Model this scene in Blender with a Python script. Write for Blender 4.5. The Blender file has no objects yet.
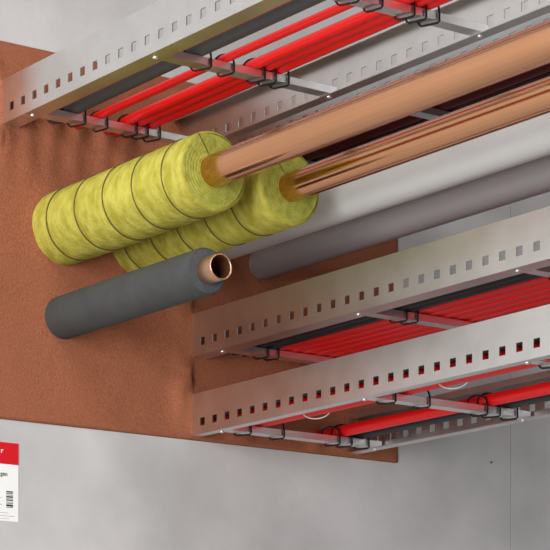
import bpy, bmesh, math, random
from mathutils import Vector, Matrix
random.seed(7)
S = bpy.context.scene
COL = S.collection

# ------------------------------------------------------------------ camera
# metres: wall face at y = 0, the room towards -y, floor at z = 0
CAM = Vector((-1.9, -2.75, 1.6))
FPX = 2327.0
YAW = math.atan(1705 / 2327.0)
cd = bpy.data.cameras.new('camera'); co = bpy.data.objects.new('camera', cd); COL.objects.link(co)
co.location = CAM; co.rotation_euler = (math.pi / 2, 0, -YAW)
cd.sensor_fit = 'HORIZONTAL'; cd.sensor_width = 36; cd.lens = FPX / 550 * 36
cd.shift_y = (804 - 275) / 550; cd.clip_start = 0.05
S.camera = co

# ------------------------------------------------------------------ light
w = bpy.data.worlds.new('world'); S.world = w; w.use_nodes = True
w.node_tree.nodes['Background'].inputs[0].default_value = (0.95, 0.97, 1.0, 1)
w.node_tree.nodes['Background'].inputs[1].default_value = 0.20
def area(name, loc, target, size, power, col=(1, 1, 1)):
    l = bpy.data.lights.new(name, 'AREA'); l.shape = 'RECTANGLE'; l.size = size[0]; l.size_y = size[1]
    l.energy = power; l.color = col
    o = bpy.data.objects.new(name, l); COL.objects.link(o); o.location = loc
    o.rotation_euler = (Vector(target) - Vector(loc)).to_track_quat('-Z', 'Y').to_euler()
    return o
area('overhead_light', (-2.2, -1.7, 4.6), (-0.2, 0, 2.2), (2.2, 1.6), 60, (1, .98, .95))  # unseen area light added overhead for soft light from above, no fixture
area('left_key_light', (-4.1, -2.3, 1.9), (0, 0, 2.2), (2.2, 2.6), 230, (1, 1, 1))  # unseen area light added at the left as soft key, no window there
S.view_settings.view_transform = 'Standard'; S.view_settings.look = 'None'
S.view_settings.exposure = 0.0; S.view_settings.gamma = 1.0; S.view_settings.use_curve_mapping = False

# ------------------------------------------------------------------ materials
def srgb(r, g, b):
    f = lambda c: (c / 255 / 12.92) if c / 255 <= .04045 else ((c / 255 + .055) / 1.055) ** 2.4
    return (f(r), f(g), f(b), 1)
def mat(name, col, rough=.5, metal=0.0, col2=None, scale=10, detail=4, bump=0.0, bscale=200, bdist=.001,
        coords='Object', stretch=(1, 1, 1), lo=.35, hi=.65, spec=.5, rvar=0.0):
    m = bpy.data.materials.new(name); m.use_nodes = True; nt = m.node_tree; N = nt.nodes; L = nt.links
    b = N['Principled BSDF']; b.inputs['Base Color'].default_value = col
    b.inputs['Roughness'].default_value = rough; b.inputs['Metallic'].default_value = metal
    b.inputs['Specular IOR Level'].default_value = spec
    tc = N.new('ShaderNodeTexCoord'); mp = N.new('ShaderNodeMapping'); mp.inputs['Scale'].default_value = stretch
    L.new(tc.outputs[coords], mp.inputs[0])
    if col2:
        n = N.new('ShaderNodeTexNoise'); n.inputs['Scale'].default_value = scale; n.inputs['Detail'].default_value = detail
        L.new(mp.outputs[0], n.inputs['Vector'])
        r = N.new('ShaderNodeValToRGB'); r.color_ramp.elements[0].position = lo; r.color_ramp.elements[1].position = hi
        r.color_ramp.elements[0].color = col; r.color_ramp.elements[1].color = col2
        L.new(n.outputs[0], r.inputs[0]); L.new(r.outputs[0], b.inputs['Base Color'])
        if rvar:
            q = N.new('ShaderNodeMapRange'); q.inputs['To Min'].default_value = rough - rvar; q.inputs['To Max'].default_value = rough + rvar
            L.new(n.outputs[0], q.inputs[0]); L.new(q.outputs[0], b.inputs['Roughness'])
    if bump:
        n2 = N.new('ShaderNodeTexNoise'); n2.inputs['Scale'].default_value = bscale; n2.inputs['Detail'].default_value = 5
        L.new(mp.outputs[0], n2.inputs['Vector'])
        bp = N.new('ShaderNodeBump'); bp.inputs['Strength'].default_value = bump; bp.inputs['Distance'].default_value = bdist
        L.new(n2.outputs[0], bp.inputs['Height']); L.new(bp.outputs[0], b.inputs['Normal'])
    return m
M = {}
M['concrete'] = mat('concrete', srgb(186, 184, 183), .85, col2=srgb(206, 203, 202), scale=6, detail=9, bump=.25, bscale=120, bdist=.001, spec=.25)
M['joint'] = mat('joint_dark', srgb(150, 148, 146), .9)
M['floor'] = mat('floor_concrete', srgb(160, 157, 153), .8, col2=srgb(172, 169, 164), scale=3, detail=8)
M['putty'] = mat('firestop_coating', srgb(146, 87, 62), .85, col2=srgb(165, 102, 74), scale=420, detail=3, bump=.45, bscale=520, bdist=.002, spec=.2)
M['steel'] = mat('galvanised_steel', (.73, .725, .715, 1), .33, 1.0, col2=(.79, .785, .775, 1), scale=22, detail=3, bump=.015, bscale=45, bdist=.001, rvar=.04)
M['rungsteel'] = mat('rung_steel', (.86, .855, .85, 1), .32, 1.0)
M['bolt'] = mat('bolt_zinc', (.85, .85, .84, 1), .42, 1.0)
M['red'] = mat('red_cable_jacket', srgb(222, 12, 14), .42, bump=.05, bscale=400)
M['shaded_red'] = mat('shaded_red_cable_jacket', srgb(74, 10, 14), .55)  # red jacket with the shade of the half hidden tray put into its colour
M['darkgrey'] = mat('dark_grey_cable_jacket', srgb(70, 72, 74), .5, bump=.05, bscale=300)
M['black'] = mat('black_cable_jacket', srgb(34, 38, 42), .5)
M['tie'] = mat('black_nylon', srgb(14, 14, 15), .5, spec=.3)
M['whitetie'] = mat('white_nylon', srgb(238, 232, 222), .35)
M['copper'] = mat('copper', (.73, .365, .195, 1), .18, 1.0, col2=(.77, .395, .215, 1), scale=8, stretch=(1, .3, 1))
M['copper_dull'] = mat('dull_copper', (.70, .41, .27, 1), .36, 1.0)
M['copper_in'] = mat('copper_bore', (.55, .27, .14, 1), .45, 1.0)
M['wool'] = mat('mineral_wool', srgb(154, 146, 54), .95, col2=srgb(182, 173, 80), scale=50, detail=7, bump=.8, bscale=130, bdist=.0025, stretch=(1, 1.5, 1), spec=.1)
M['wool_end'] = mat('mineral_wool_cut', srgb(148, 150, 62), .95, col2=srgb(172, 174, 82), scale=110, detail=6, bump=.6, bscale=200, bdist=.002, spec=.1)
M['wire'] = mat('binding_wire', srgb(92, 78, 36), .6, .0)
M['foam'] = mat('grey_foam', srgb(60, 61, 60), .75, col2=srgb(65, 66, 65), scale=40, bump=.1, bscale=300, spec=.3)
M['foam_end'] = mat('grey_foam_cut', srgb(70, 75, 79), .9, col2=srgb(84, 90, 95), scale=500, bump=.6, bscale=500, bdist=.001, spec=.2)
M['white'] = mat('white_plastic', srgb(204, 205, 203), .38, bump=.02, bscale=60)
M['greyplastic'] = mat('grey_plastic', srgb(146, 141, 141), .42, bump=.02, bscale=60)
M['paper'] = mat('paper_white', srgb(246, 246, 244), .5)
M['redprint'] = mat('red_print', srgb(214, 0, 22), .5)
M['blackprint'] = mat('black_print', srgb(45, 45, 45), .6)
M['greenprint'] = mat('grey_green_print', srgb(96, 112, 96), .6)
M['whiteprint'] = mat('white_print', srgb(245, 235, 235), .6)

# ------------------------------------------------------------------ helpers
def obj(name, bm, material, parent=None, smooth=False, loc=None):
    me = bpy.data.meshes.new(name)
    bmesh.ops.recalc_face_normals(bm, faces=bm.faces)
    bm.to_mesh(me); bm.free()
    me.materials.append(material)
    if smooth:
        for p in me.polygons: p.use_smooth = True
    o = bpy.data.objects.new(name, me); COL.objects.link(o)
    if parent: o.parent = parent
    if loc: o.location = loc
    return o
def tag(o, label, cat, group=None):
    o['label'] = label; o['category'] = cat
    if group: o['group'] = group
    return o
def empty(name, loc=(0, 0, 0)):
    o = bpy.data.objects.new(name, None); COL.objects.link(o); o.location = loc; o.empty_display_size = .02
    return o
def box(bm, x0, x1, y0, y1, z0, z1):
    v = [bm.verts.new(p) for p in ((x0, y0, z0), (x1, y0, z0), (x1, y1, z0), (x0, y1, z0), (x0, y0, z1), (x1, y0, z1), (x1, y1, z1), (x0, y1, z1))]
    for f in ((0, 3, 2, 1), (4, 5, 6, 7), (0, 1, 5, 4), (1, 2, 6, 5), (2, 3, 7, 6), (3, 0, 4, 7)):
        bm.faces.new([v[i] for i in f])
def lathe(bm, prof, seg=40, close=False):
    """prof: list of (y, r) revolved about the y axis"""
    rings = []
    for y, r in prof:
        rings.append([bm.verts.new((r * math.cos(2 * math.pi * k / seg), y, r * math.sin(2 * math.pi * k / seg))) for k in range(seg)])
    n = len(rings)
    for i in range(n if close else n - 1):
        a, b = rings[i], rings[(i + 1) % n]
        for k in range(seg):
            bm.faces.new((a[k], a[(k + 1) % seg], b[(k + 1) % seg], b[k]))
    return rings
def sweep(bm, pts, r, seg=10, closed=False):
    """tube of radius r along a polyline"""
    pts = [Vector(p) for p in pts]; n = len(pts); rings = []; up = None
    for i, p in enumerate(pts):
        if closed: t = pts[(i + 1) % n] - pts[i - 1]
        else: t = pts[min(i + 1, n - 1)] - pts[max(i - 1, 0)]
        t.normalize()
        if up is None:
            up = Vector((0, 0, 1)) if abs(t.z) < .9 else Vector((1, 0, 0))
        up = (up - t * up.dot(t)).normalized(); s = t.cross(up)
        rings.append([bm.verts.new(p + (s * math.cos(2 * math.pi * k / seg) + up * math.sin(2 * math.pi * k / seg)) * r) for k in range(seg)])
    for i in range(n if closed else n - 1):
        a, b = rings[i], rings[(i + 1) % n]
        off = 0
        if closed and i == n - 1:
            off = min(range(seg), key=lambda o: (a[0].co - b[o].co).length)
        for k in range(seg):
            bm.faces.new((a[k], a[(k + 1) % seg], b[(k + 1 + off) % seg], b[(k + off) % seg]))
    if not closed:
        bm.faces.new(rings[0]); bm.faces.new(rings[-1][::-1])
def smooth_loop(pts, it=2):
    pts = [Vector(p) for p in pts]
    for _ in range(it):
        q = []
        for i in range(len(pts)):
            a, b = pts[i], pts[(i + 1) % len(pts)]
            q += [a * .75 + b * .25, a * .25 + b * .75]
        pts = q
    return pts
def X(x): return x - 1.9          # survey x (from the camera's foot) to scene x
def Z(z): return z + 1.6

# ------------------------------------------------------------------ setting
JX = X(2.481)
PX0, PX1, PZ0, PZ1 = X(1.508), X(2.2485), Z(.5210), Z(1.030)   # the sealed opening
WY = .004                                                        # concrete face; the seal stands 4 mm proud
bm = bmesh.new(); box(bm, -4.2, 3.6, WY + .16, WY + .22, 0, 4.2)
wall = obj('wall_back', bm, M['joint']); wall['kind'] = 'structure'
def slab_with_hole(x0, x1, z0, z1, hx0, hx1, hz0, hz1, y0, y1):
    bm = bmesh.new(); xs = [x0, hx0, hx1, x1]; zs = [z0, hz0, hz1, z1]
    V = {}
    for j, y in enumerate((y0, y1)):
        for a in range(4):
            for b in range(4): V[a, b, j] = bm.verts.new((xs[a], y, zs[b]))
    for a in range(3):
        for b in range(3):
            if a == 1 and b == 1: continue
            for j in (0, 1): bm.faces.new((V[a, b, j], V[a + 1, b, j], V[a + 1, b + 1, j], V[a, b + 1, j]))
    def q(a, b, c, d): bm.faces.new((V[a, b, 0], V[c, d, 0], V[c, d, 1], V[a, b, 1]))
    q(1, 1, 2, 1); q(2, 1, 2, 2); q(2, 2, 1, 2); q(1, 2, 1, 1)
    for i in range(3): q(i, 0, i + 1, 0); q(i, 3, i + 1, 3); q(0, i, 0, i + 1); q(3, i, 3, i + 1)
    return bm
obj('concrete_slab', slab_with_hole(-4.2, JX - .0006, 0, 4.2, PX0 - .001, PX1 + .001, PZ0 - .001, PZ1 + .001, WY, WY + .16), M['concrete'], wall)
bm = bmesh.new(); box(bm, JX + .0006, 3.6, WY, WY + .16, 0, 4.2)
obj('concrete_slab', bm, M['concrete'], wall)
# small blemish in the concrete left of the joint
bm = bmesh.new(); bmesh.ops.create_uvsphere(bm, u_segments=10, v_segments=6, radius=.0024)
for v in bm.verts: v.co = Vector((v.co.x * 1.3 + v.co.z * .5, v.co.y * .15, v.co.z * .8))
obj('wall_chip', bm, M['greenprint'], wall, True, (X(2.440), WY, Z(.538)))
bm = bmesh.new(); box(bm, -4.2, 3.6, -5.5, WY + .22, -.1, 0)
fl = obj('floor', bm, M['floor']); fl['kind'] = 'structure'

# ------------------------------------------------------------------ layout
TR = dict(   # left web x, right web x, bottom z
    upper=(X(1.558), X(1.850), Z(.9185)),
    behind=(X(1.912), X(2.204), Z(.9185)),
    middle=(X(1.868), X(2.168), Z(.6398)),
    bottom=(X(1.868), X(2.168), Z(.5272)))
ROLL1 = (X(1.656), Z(.7907)); ROLL2 = (X(1.778), Z(.790)); TUBE = (X(1.6553), Z(.6681))
WHITE = (X(1.895), Z(.7985)); GREY = (X(1.9895), Z(.786))

# ------------------------------------------------------------------ firestop seal
pen = []   # penetrations that the sealant swells around: (kind, ...)
for k, (xl, xr, zb) in TR.items():
    for xw in (xl, xr): pen.append(('r', xw, xw, zb, zb + .058, .003, .014))
for (c, r) in ((ROLL1, .05), (ROLL2, .047), (TUBE, .03), (WHITE, .0265), (GREY, .022)):
    pen.append(('c', c[0], c[1], r, 0, .001, .012))
def bulge(x, z):
    h = 0; ridge = 0
    for p in pen:
        if p[0] == 'r':
            dx = abs(x - p[1]); dz = max(p[3] - z, z - p[4], 0); d = math.hypot(dx, dz)
        else:
            d = max(math.hypot(x - p[1], z - p[2]) - p[3], 0)
        if p[0] == 'r' and x < p[1]: ridge = max(ridge, .0062 * math.exp(-((d - .021) / .012) ** 2) * (.6 + .4 * math.sin(z * 47 + p[1] * 30)))
        h = max(h, p[5] * math.exp(-(d / p[6]) ** 2 * .7))
    for xc, zc, am, s in lumps:
        h += am * math.exp(-((x - xc) ** 2 + (z - zc) ** 2) / s ** 2)
    h += ridge
    for xc in (1.565, 1.600, 1.634, 1.674, 1.720, 1.754):        # runs of sealant below the upper cables
        h += .0032 * math.exp(-((x - X(xc)) / .013) ** 2 - ((z - Z(.893)) / .032) ** 2)
    e = min(x - PX0, PX1 - x, z - PZ0, PZ1 - z)
    return h * min(1, max(0, e / .012))
lumps = [(random.uniform(PX0, PX1), random.uniform(PZ0, PZ1), random.uniform(-.0015, .003), random.uniform(.015, .05)) for _ in range(40)]
for xx in (1.64, 1.68, 1.725, 1.757): lumps.append((X(xx), Z(.935), .010, .016))
for xx in (1.94, 1.96, 2.09, 2.13): lumps.append((X(xx), Z(.54), .008, .014))
bm = bmesh.new(); nx, nz = 170, 118; G = []
for i in range(nx + 1):
    row = []
    for j in range(nz + 1):
        x = PX0 + (PX1 - PX0) * i / nx; z = PZ0 + (PZ1 - PZ0) * j / nz
        row.append(bm.verts.new((x, .0022 - bulge(x, z) - random.uniform(0, .0004), z)))
    G.append(row)
for i in range(nx):
    for j in range(nz): bm.faces.new((G[i][j], G[i + 1][j], G[i + 1][j + 1], G[i][j + 1]))
rim = [G[i][0] for i in range(nx + 1)] + [G[nx][j] for j in range(1, nz + 1)] + [G[i][nz] for i in range(nx - 1, -1, -1)] + [G[0][j] for j in range(nz - 1, 0, -1)]
bk = [bm.verts.new((v.co.x, .10, v.co.z)) for v in rim]
for i in range(len(rim)):
    k = (i + 1) % len(rim); bm.faces.new((rim[i], bk[i], bk[k], rim[k]))
bm.faces.new(bk)
seal = obj('firestop_seal', bm, M['putty'], smooth=True)
tag(seal, 'rough reddish brown firestop seal filling the rectangular opening in the concrete wall', 'firestop seal')

# ------------------------------------------------------------------ cable trays
LEN = 1.5; HTS = dict(upper=.0565, behind=.0565, middle=.0580, bottom=.0560)
def rail(xw, zb, s, lo_w, hz, HT):
    """C profile: web at xw, flanges towards s (+1 right, -1 left); punched square holes in the web"""
    bm = bmesh.new(); t = .0016; y_in = .008
    h = .0112
    ys = [y_in]; k = 0
    hole = []
    while True:
        c = -(.0262 + .03025 * k)
        if c < -LEN + .02: break
        ys += [c + h / 2, c - h / 2]; hole.append(len(ys) - 2); k += 1
    ys.append(-LEN); zs = [zb, hz - h / 2, hz + h / 2, zb + HT]
    xs = (xw, xw + s * t)
    V = {(i, j, q): bm.verts.new((xs[q], ys[i], zs[j])) for i in range(len(ys)) for j in range(4) for q in (0, 1)}
    hs = set(hole)
    for i in range(len(ys) - 1):
        for j in range(3):
            if j == 1 and i in hs:
                for (a, b) in (((i, 1), (i + 1, 1)), ((i + 1, 1), (i + 1, 2)), ((i + 1, 2), (i, 2)), ((i, 2), (i, 1))):
                    bm.faces.new((V[a + (0,)], V[b + (0,)], V[b + (1,)], V[a + (1,)]))
                continue
            for q in (0, 1): bm.faces.new((V[i, j, q], V[i + 1, j, q], V[i + 1, j + 1, q], V[i, j + 1, q]))
    for i in (0, len(ys) - 1):
        for j in range(3): bm.faces.new((V[i, j, 0], V[i, j + 1, 0], V[i, j + 1, 1], V[i, j, 1]))
    def bx(xa, xb, za, zc): box(bm, min(xa, xb), max(xa, xb), -LEN, y_in, za, zc)
    bx(xw, xw + s * lo_w, zb - t, zb)                    # lower flange
    bx(xw, xw + s * .016, zb + HT, zb + HT + t)          # upper flange
    bx(xw + s * .0145, xw + s * .016, zb + HT - .007, zb + HT)   # its lip
    return bm
RUNG_T = dict(upper=[.060, .357, .653, .95, 1.25], behind=[.062, .362, .662, .96, 1.26], middle=[.058, .368, .675, .98, 1.28], bottom=[.056, .380, .692, .99, 1.29])
RH = .0092
def bolt(parent, x, y, z):
    bm = bmesh.new(); lat = [(.0, .0036), (-.0012, .0034), (-.0018, .0022), (-.0020, .0)]
    lathe(bm, [(a, max(r, .0002)) for a, r in lat], 10)
    bmesh.ops.rotate(bm, verts=bm.verts, matrix=Matrix.Rotation(math.pi / 2, 3, 'X'))   # axis to z, head down
    return obj('bolt', bm, M['bolt'], parent, True, (x, y, z))
def rung_mesh(x0, x1, y, z):
    """channel section, open side up, ends resting on the flanges"""
    bm = bmesh.new(); wdt = .020; t = .0018
    box(bm, x0, x1, y - wdt / 2, y + wdt / 2, z, z + t)
    box(bm, x0, x1, y - wdt / 2, y - wdt / 2 + t, z + t, z + RH)
    box(bm, x0, x1, y + wdt / 2 - t, y + wdt / 2, z + t, z + RH)
    box(bm, x0, x1, y - wdt / 2 + t, y - wdt / 2 + t + .004, z + RH - t, z + RH)
    box(bm, x0, x1, y + wdt / 2 - t - .004, y + wdt / 2 - t, z + RH - t, z + RH)
    return bm
TLAB = dict(upper='perforated steel cable ladder tray at the upper left above the yellow rolls',
            behind='perforated steel cable ladder tray half hidden behind the two bare copper pipes',
            middle='perforated steel cable tray full of thin red cables, below the grey plastic pipe',
            bottom='lowest perforated steel cable tray, along the bottom edge of the brown seal')
for k, (xl, xr, zb) in TR.items():
    t = empty('cable_tray', ((xl + xr) / 2, 0, zb)); tag(t, TLAB[k], 'cable tray', 'perforated steel cable trays')
    off = Vector(t.location)
    hz = zb + dict(upper=.0172, behind=.0172, middle=.0172, bottom=.0158)[k]
    for (xw, s, lw) in ((xl, 1, .026 if k != 'bottom' else   .015), (xr, -1, .018)):
        o = obj('side_rail', rail(xw, zb, s, lw, hz, HTS[k]), M['steel'], t); o.matrix_parent_inverse = Matrix.Translation(-off)
    for ty in RUNG_T[k]:
        r = obj('rung', rung_mesh(xl + .005, xr - .005, -ty, zb + .0002), M['rungsteel'], t); r.matrix_parent_inverse = Matrix.Translation(-off)
        bolt(r, xl + .013, -ty, zb - .0016); bolt(r, xr - .010, -ty, zb - .0016)

# ------------------------------------------------------------------ cables
def cable(name, x, zr, r, m, label, group, wob=.0012, lift=None, y0=.008, seg=12):
    ph = random.uniform(0, 6.28); pts = []
    n = 46
    for i in range(n + 1):
        t = i / n; y = y0 - t * (LEN + y0)
        pts.append((x + wob * math.sin(ph + y * 7), y, zr + r + .0003 + abs(wob) * .3 * (1 + math.sin(ph * 2 + y * 9))))
    bm = bmesh.new(); sweep(bm, pts, r, seg)
    return tag(obj(name, bm, m, smooth=True), label, 'cable', group)
zu = TR['upper'][2] + .0002 + RH
UP = [('dark', 1.634, .0108, 'darkgrey', 'thick dark grey cable running in the upper left tray'),
      ('hid', 1.605, .0030, 'red', 'thin red cable squeezed between dark grey cable and left rail of upper tray'),
      ('r1', 1.674, .0055, 'red', 'single slim red cable beside the dark grey cable in the upper tray'),
      ('r2', 1.720, .0070, 'red', 'red cable in upper tray, left one of the touching bundle'),
      ('r2b', 1.736, .0075, 'red', 'red cable in the middle of the touching bundle in the upper tray'),
      ('r3', 1.754, .0085, 'red', 'thickest red cable of upper tray, nearest its right rail')]
for n, x, r, m, lab in UP: cable('power_cable', X(x), zu, r, M[m], lab, 'cables in the upper tray')
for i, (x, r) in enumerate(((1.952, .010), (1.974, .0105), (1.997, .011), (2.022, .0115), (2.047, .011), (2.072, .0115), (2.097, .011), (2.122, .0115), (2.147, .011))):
    cable('power_cable', X(x), zu, r, M['shaded_red'], 'shade-darkened red cable seen in the gap between the two bare copper pipes', 'cables in the tray behind the copper pipes', .0006)
zm = TR['middle'][2] + .0002 + RH
for i, (x, r) in enumerate(((1.925, .006), (1.944, .0062), (1.9625, .0062))):
    cable('power_cable', X(x), zm, r, M['black'], ('black cable next to left rail of middle tray', 'black cable between two others in the middle tray', 'black cable touching the row of thin red cables in middle tray')[i], 'black cables in the middle tray', .0006)
ordn = ['first', 'second', 'third', 'fourth', 'fifth', 'sixth', 'seventh', 'eighth', 'ninth', 'tenth', 'eleventh', 'twelfth', 'thirteenth', 'fourteenth', 'fifteenth', 'sixteenth', 'seventeenth', 'eighteenth', 'nineteenth', 'twentieth']
for i in range(14):
    cable('control_cable', X(1.9765 + i * .0112), zm + (.0012 if i % 2 else 0), .0047, M['red'], 'thin red cable in middle tray, %s from the black cables' % ordn[i], 'thin red cables in the middle tray', .0005, seg=10)
zb_ = TR['bottom'][2] + .0002 + RH
PILE = []
for row, zrow in enumerate((0, .0160, .0320)):
    for cix, xx in enumerate((1.948, 1.929, 1.910) if row != 1 else (1.9385, 1.9195, 1.9005)):
        if row == 2 and cix == 0: continue
        hole_shade = row == 1 and cix == 2  # this cable is black to stand for the shade behind the rail holes
        cable('power_cable', X(xx), zb_ + zrow, .0091, M['black' if hole_shade else 'red'], ('black' if hole_shade else 'red') + ' cable in pile along left rail of lowest tray, %s layer, %s' % (('bottom', 'middle', 'top')[row], ('farthest from that rail', 'second from that rail' if row == 2 else 'in between', 'next to that rail')[cix]), 'piled red cables in the lowest tray', .0006)  # black in colour and label stands for shade behind the rail holes
cable('power_cable', X(2.0945), zb_, .0088, M['red'], 'thick red cable near the right rail of the lowest tray', 'cables in the lowest tray')
cable('power_cable', X(2.1285), zb_, .0062, M['black'], 'black cable lying against right rail of the lowest tray', 'cables in the lowest tray')

# ------------------------------------------------------------------ cable ties
def tie(x, r, tray, ri, label, m='tie', rad=.0013, zext=0.0):
    zb = TR[tray][2]; y = -RUNG_T[tray][ri]; zt = zb + RH + .0004; g = .0013
    zlo = zb - .0030
    yf, yb = y - .0122, y + .0122
    xb = x + r * .2                                   # strap slants a little under the rung
    pts = [(x + r + g, yf, zlo), (x + r + g, yf, zt)]
    for k in range(1, 10):
        a = math.pi * k / 10
        pts.append((x + (r + g) * math.cos(a), yf + (yb - yf) * k / 10, zt + zext + r + (r + g) * math.sin(a)))
    pts += [(x - r - g, yb, zt), (xb, yb, zlo)]
    q = [Vector(p) for p in pts]; out = []
    for i in range(len(q)):                           # small rounding at each corner
        a, b = q[i], q[(i + 1) % len(q)]; d = (b - a).length; f = min(.45, .0018 / d)
        out += [a.lerp(b, f), a.lerp(b, 1 - f)]
    bm = bmesh.new(); sweep(bm, out, rad, 6, closed=True)
    return tag(obj('cable_tie', bm, M[m], smooth=False), label, 'cable tie', 'cable ties in the %s tray' % tray)
RN = ['rung nearest the wall', 'second rung from the wall', 'third rung from the wall']
for ri in range(3):
    for x, r, what in ((1.634, .0108, 'dark grey cable'), (1.674, .0055, 'single slim red cable'), (1.720, .0072, 'left cable of red bundle'), (1.737, .0078, 'middle cable of red bundle'), (1.756, .0090, 'thickest red cable')):
        tie(X(x), r, 'upper', ri, 'black tie holding %s, upper tray, %s' % (what, RN[ri]))
    tie(X(1.944), .0065, 'middle', ri, 'black tie on the black cables, middle tray, %s' % RN[ri])
    tie(X(1.9625), .0065, 'middle', ri, 'black tie beside the first red cable, middle tray, %s' % RN[ri])
    tie(X(1.912), .0095, 'bottom', ri, 'black tie at the left rail, lowest tray, %s' % RN[ri], zext=.032)
    tie(X(1.974), .006, 'bottom', ri, 'black tie right of red cable pile, lowest tray, %s' % RN[ri])
    tie(X(2.0745), .0065, 'bottom', ri, 'black tie left of thick red cable, lowest tray, %s' % RN[ri])
    tie(X(2.0945), .0090, 'bottom', ri, 'black tie over thick red cable, lowest tray, %s' % RN[ri])
    tie(X(2.1285), .0066, 'bottom', ri, 'black tie over black cable, lowest tray, %s' % RN[ri])
def white_tie(x, z, y, r, label):
    pts = []
    for k in range(24):
        a = 2 * math.pi * k / 24
        pts.append((x + r * math.cos(a), y - .017 * math.cos(a), z + r * math.sin(a)))
    bm = bmesh.new(); sweep(bm, pts, .0009, 6, closed=True)
    return tag(obj('cable_tie', bm, M['whitetie'], smooth=True), label, 'cable tie', 'white cable ties')
white_tie(X(1.948), zb_ + .0080, -.188, .0118, 'white tie looped round piled red cable, lowest tray, nearer the wall')
white_tie(X(1.948), zb_ + .0080, -.478, .0118, 'white tie looped round piled red cable, lowest tray, farther from the wall')

# ------------------------------------------------------------------ insulated pipes
def wool_pipe(c, R, L, rp, wires, label, seam):
    root = empty('insulated_pipe', (c[0], 0, c[1])); tag(root, label, 'pipe', 'copper pipes wrapped in yellow mineral wool')
    prof = [(.008, R)]
    n = 60
    for i in range(n + 1):
        y = -L * i / n
        d = min([abs(-y - w_) for w_ in wires] + [9])
        prof.append((y, R - .0016 * math.exp(-(d / .004) ** 2)))
    prof += [(-L - .002, R - .0012), (-L - .003, R - .004)]
    bm = bmesh.new(); lathe(bm, prof, 64)
    for v in bm.verts:
        a = math.atan2(v.co.z, v.co.x); f = 1 + .008 * math.sin(3 * a + v.co.y * 9 + c[0] * 50) + .005 * math.sin(7 * a - v.co.y * 31) + random.uniform(-.004, .004)
        v.co.x *= f; v.co.z *= f
    slv = obj('insulation_sleeve', bm, M['wool'], root, True)
    for w_ in wires:
        bm = bmesh.new()
        sweep(bm, [((R + .0002) * math.cos(2 * math.pi * k / 64), -w_, (R + .0002) * math.sin(2 * math.pi * k / 64)) for k in range(64)], .0007, 6, closed=True)
        obj('binding_wire', bm, M['wire'], slv, True)
    pr = []; m = 44
    for i in range(m + 1):                               # wound layers showing in the cut end
        r = R - .004 - (R - .004 - rp) * i / m
        pr.append((-L - .003 + .0006 * (0 if (i % 7) else 1), r))
    bm = bmesh.new(); lathe(bm, pr, 64)
    ce = obj('cut_end', bm, M['wool_end'], slv, True)
    if seam:
        bm = bmesh.new(); a0 = seam
        sweep(bm, [((rp + (R - rp) * s) * math.cos(a0 + .12 * s), -L - .0032, (rp + (R - rp) * s) * math.sin(a0 + .12 * s)) for s in (0.05, .35, .65, .97)], .0006, 5)
        obj('seam', bm, M['wire'], slv)
    bm = bmesh.new(); lathe(bm, [(.008, rp), (.0075, rp), (-LEN - .0995, rp), (-LEN - .1, rp), (-LEN - .1, rp - .0015), (-LEN - .0995, rp - .0015), (.008, rp - .0015)], 128, close=True)
    obj('copper_pipe', bm, M['copper'], root, True)
    return root
wool_pipe(ROLL1, .0502, .357, .0202, [.036, .108, .178, .248, .317], 'bare copper pipe with yellow mineral wool wrap, the left and upper of two', 1.95)
wool_pipe(ROLL2, .0480, .354, .0187, [.030, .095, .160, .225, .288], 'thinner copper pipe with yellow mineral wool wrap, the right one of two', 2.1)
# grey foam sleeve on a short copper tube
root = empty('insulated_pipe', (TUBE[0], 0, TUBE[1])); tag(root, 'short open copper tube in a smooth dark grey foam sleeve', 'pipe')
bm = bmesh.new(); lathe(bm, [(.008, .0295), (-.30, .0295), (-.3445, .0295), (-.3465, .0288), (-.347, .0275)], 56)
fs = obj('foam_sleeve', bm, M['foam'], root, True)
bm = bmesh.new(); lathe(bm, [(-.347, .0275), (-.3472, .022), (-.347, .0166)], 56)
obj('cut_end', bm, M['foam_end'], fs, True)
bm = bmesh.new(); lathe(bm, [(.008, .0166), (-.3755, .0166), (-.3765, .0166), (-.3775, .0163), (-.3778, .0158), (-.3775, .0150), (-.3765, .0146), (-.372, .0145)], 56)
obj('copper_pipe', bm, M['copper_dull'], root, True)
bm = bmesh.new(); r_ = lathe(bm, [(-.372, .0145), (-.10, .0145)], 40); bm.faces.new(r_[-1])
obj('pipe_bore', bm, M['copper_in'], root, True)

# ------------------------------------------------------------------ plastic pipes
def plain_pipe(name, c, r, m, label):
    bm = bmesh.new(); lathe(bm, [(.008, r), (.0075, r), (-LEN - .0995, r), (-LEN - .1, r), (-LEN - .1, r - .0025), (-LEN - .0995, r - .0025), (.008, r - .0025)], 96, close=True)
    o = obj(name, bm, m, smooth=True, loc=(c[0], 0, c[1])); tag(o, label, 'pipe', 'plastic pipes')
    return o
plain_pipe('plastic_pipe', WHITE, .0265, M['white'], 'smooth white plastic pipe directly below the copper pipes')
plain_pipe('plastic_pipe', GREY, .0215, M['greyplastic'], 'smooth mid grey plastic pipe between white pipe and middle cable tray')

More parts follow.
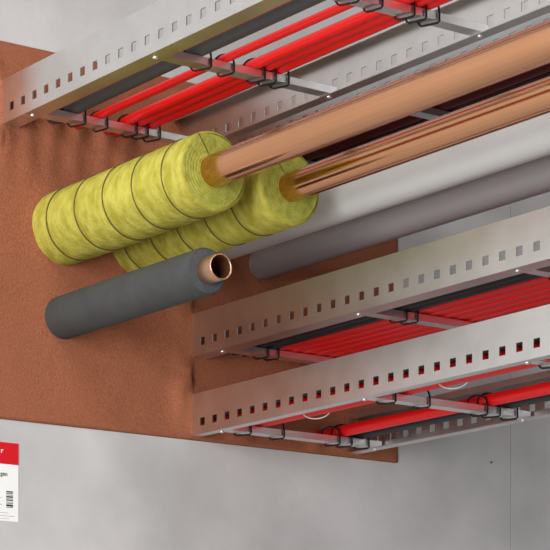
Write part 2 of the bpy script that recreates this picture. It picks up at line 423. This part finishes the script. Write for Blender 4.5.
# ------------------------------------------------------------------ wall label
lx1, lx0, lz0, lz1 = X(1.5858), X(1.5858) - .074, Z(.3825), Z(.4890)
yl = WY
lab = empty('wall_label', ((lx0 + lx1) / 2, yl, lz0)); tag(lab, 'white paper identification label with red header and barcode stuck on the concrete wall', 'label')
inv = Matrix.Translation(-Vector(lab.location))
def lpart(name, rects, m, d0, d1):
    bm = bmesh.new()
    for (a, b, c, d) in rects: box(bm, a, b, yl - d1, yl - d0, c, d)
    o = obj(name, bm, m, lab); o.matrix_parent_inverse = inv; return o
lpart('sheet', [(lx0, lx1, lz0, lz1)], M['paper'], 0, .0006)
lpart('red_header', [(lx0, lx1, Z(.4597), lz1)], M['redprint'], .0006, .0008)
bars = []; zc = Z(.4010)
for hgt, gap in ((.0008, .0009), (.0028, .0010), (.0010, .0009), (.0007, .0013), (.0016, .0008), (.0008, .0010), (.0022, .0009), (.0008, .0012), (.0012, .0008), (.0018, .0010)):
    if zc + hgt > Z(.4240): break
    bars.append((lx1 - .0190, lx1 - .0085, zc, zc + hgt)); zc += hgt + gap
lpart('barcode', bars, M['blackprint'], .0006, .0007)
lines = [(lx0 + .004, lx1 - .026, Z(.4135), Z(.4141)), (lx0 + .004, lx1 - .026, Z(.4045), Z(.4051)), (lx0 + .004, lx1 - .016, Z(.3935), Z(.3939)), (lx0 + .004, lx1 - .006, Z(.3893), Z(.3897)), (lx0 + .004, lx1 - .014, Z(.3858), Z(.3861))]
lpart('small_print', lines, M['greenprint'], .0006, .0007)
def text(s, size, x_right, z, m):
    c = bpy.data.curves.new('lettering', 'FONT'); c.body = s; c.size = size; c.align_x = 'RIGHT'; c.extrude = .00004; c.offset = .0002
    o = bpy.data.objects.new('lettering', c); COL.objects.link(o)
    dg = bpy.context.evaluated_depsgraph_get(); me = bpy.data.meshes.new_from_object(o.evaluated_get(dg))
    bpy.data.objects.remove(o); me.materials.clear(); me.materials.append(m)
    o = bpy.data.objects.new('lettering', me); COL.objects.link(o); o.parent = lab; o.matrix_parent_inverse = inv
    o.location = (x_right, yl - .00085, z); o.rotation_euler = (math.pi / 2, 0, 0)
text('r', .0095, lx1 - .0238, Z(.4745), M['whiteprint'])
text('gen', .0080, lx1 - .0170, Z(.4438), M['greenprint'])
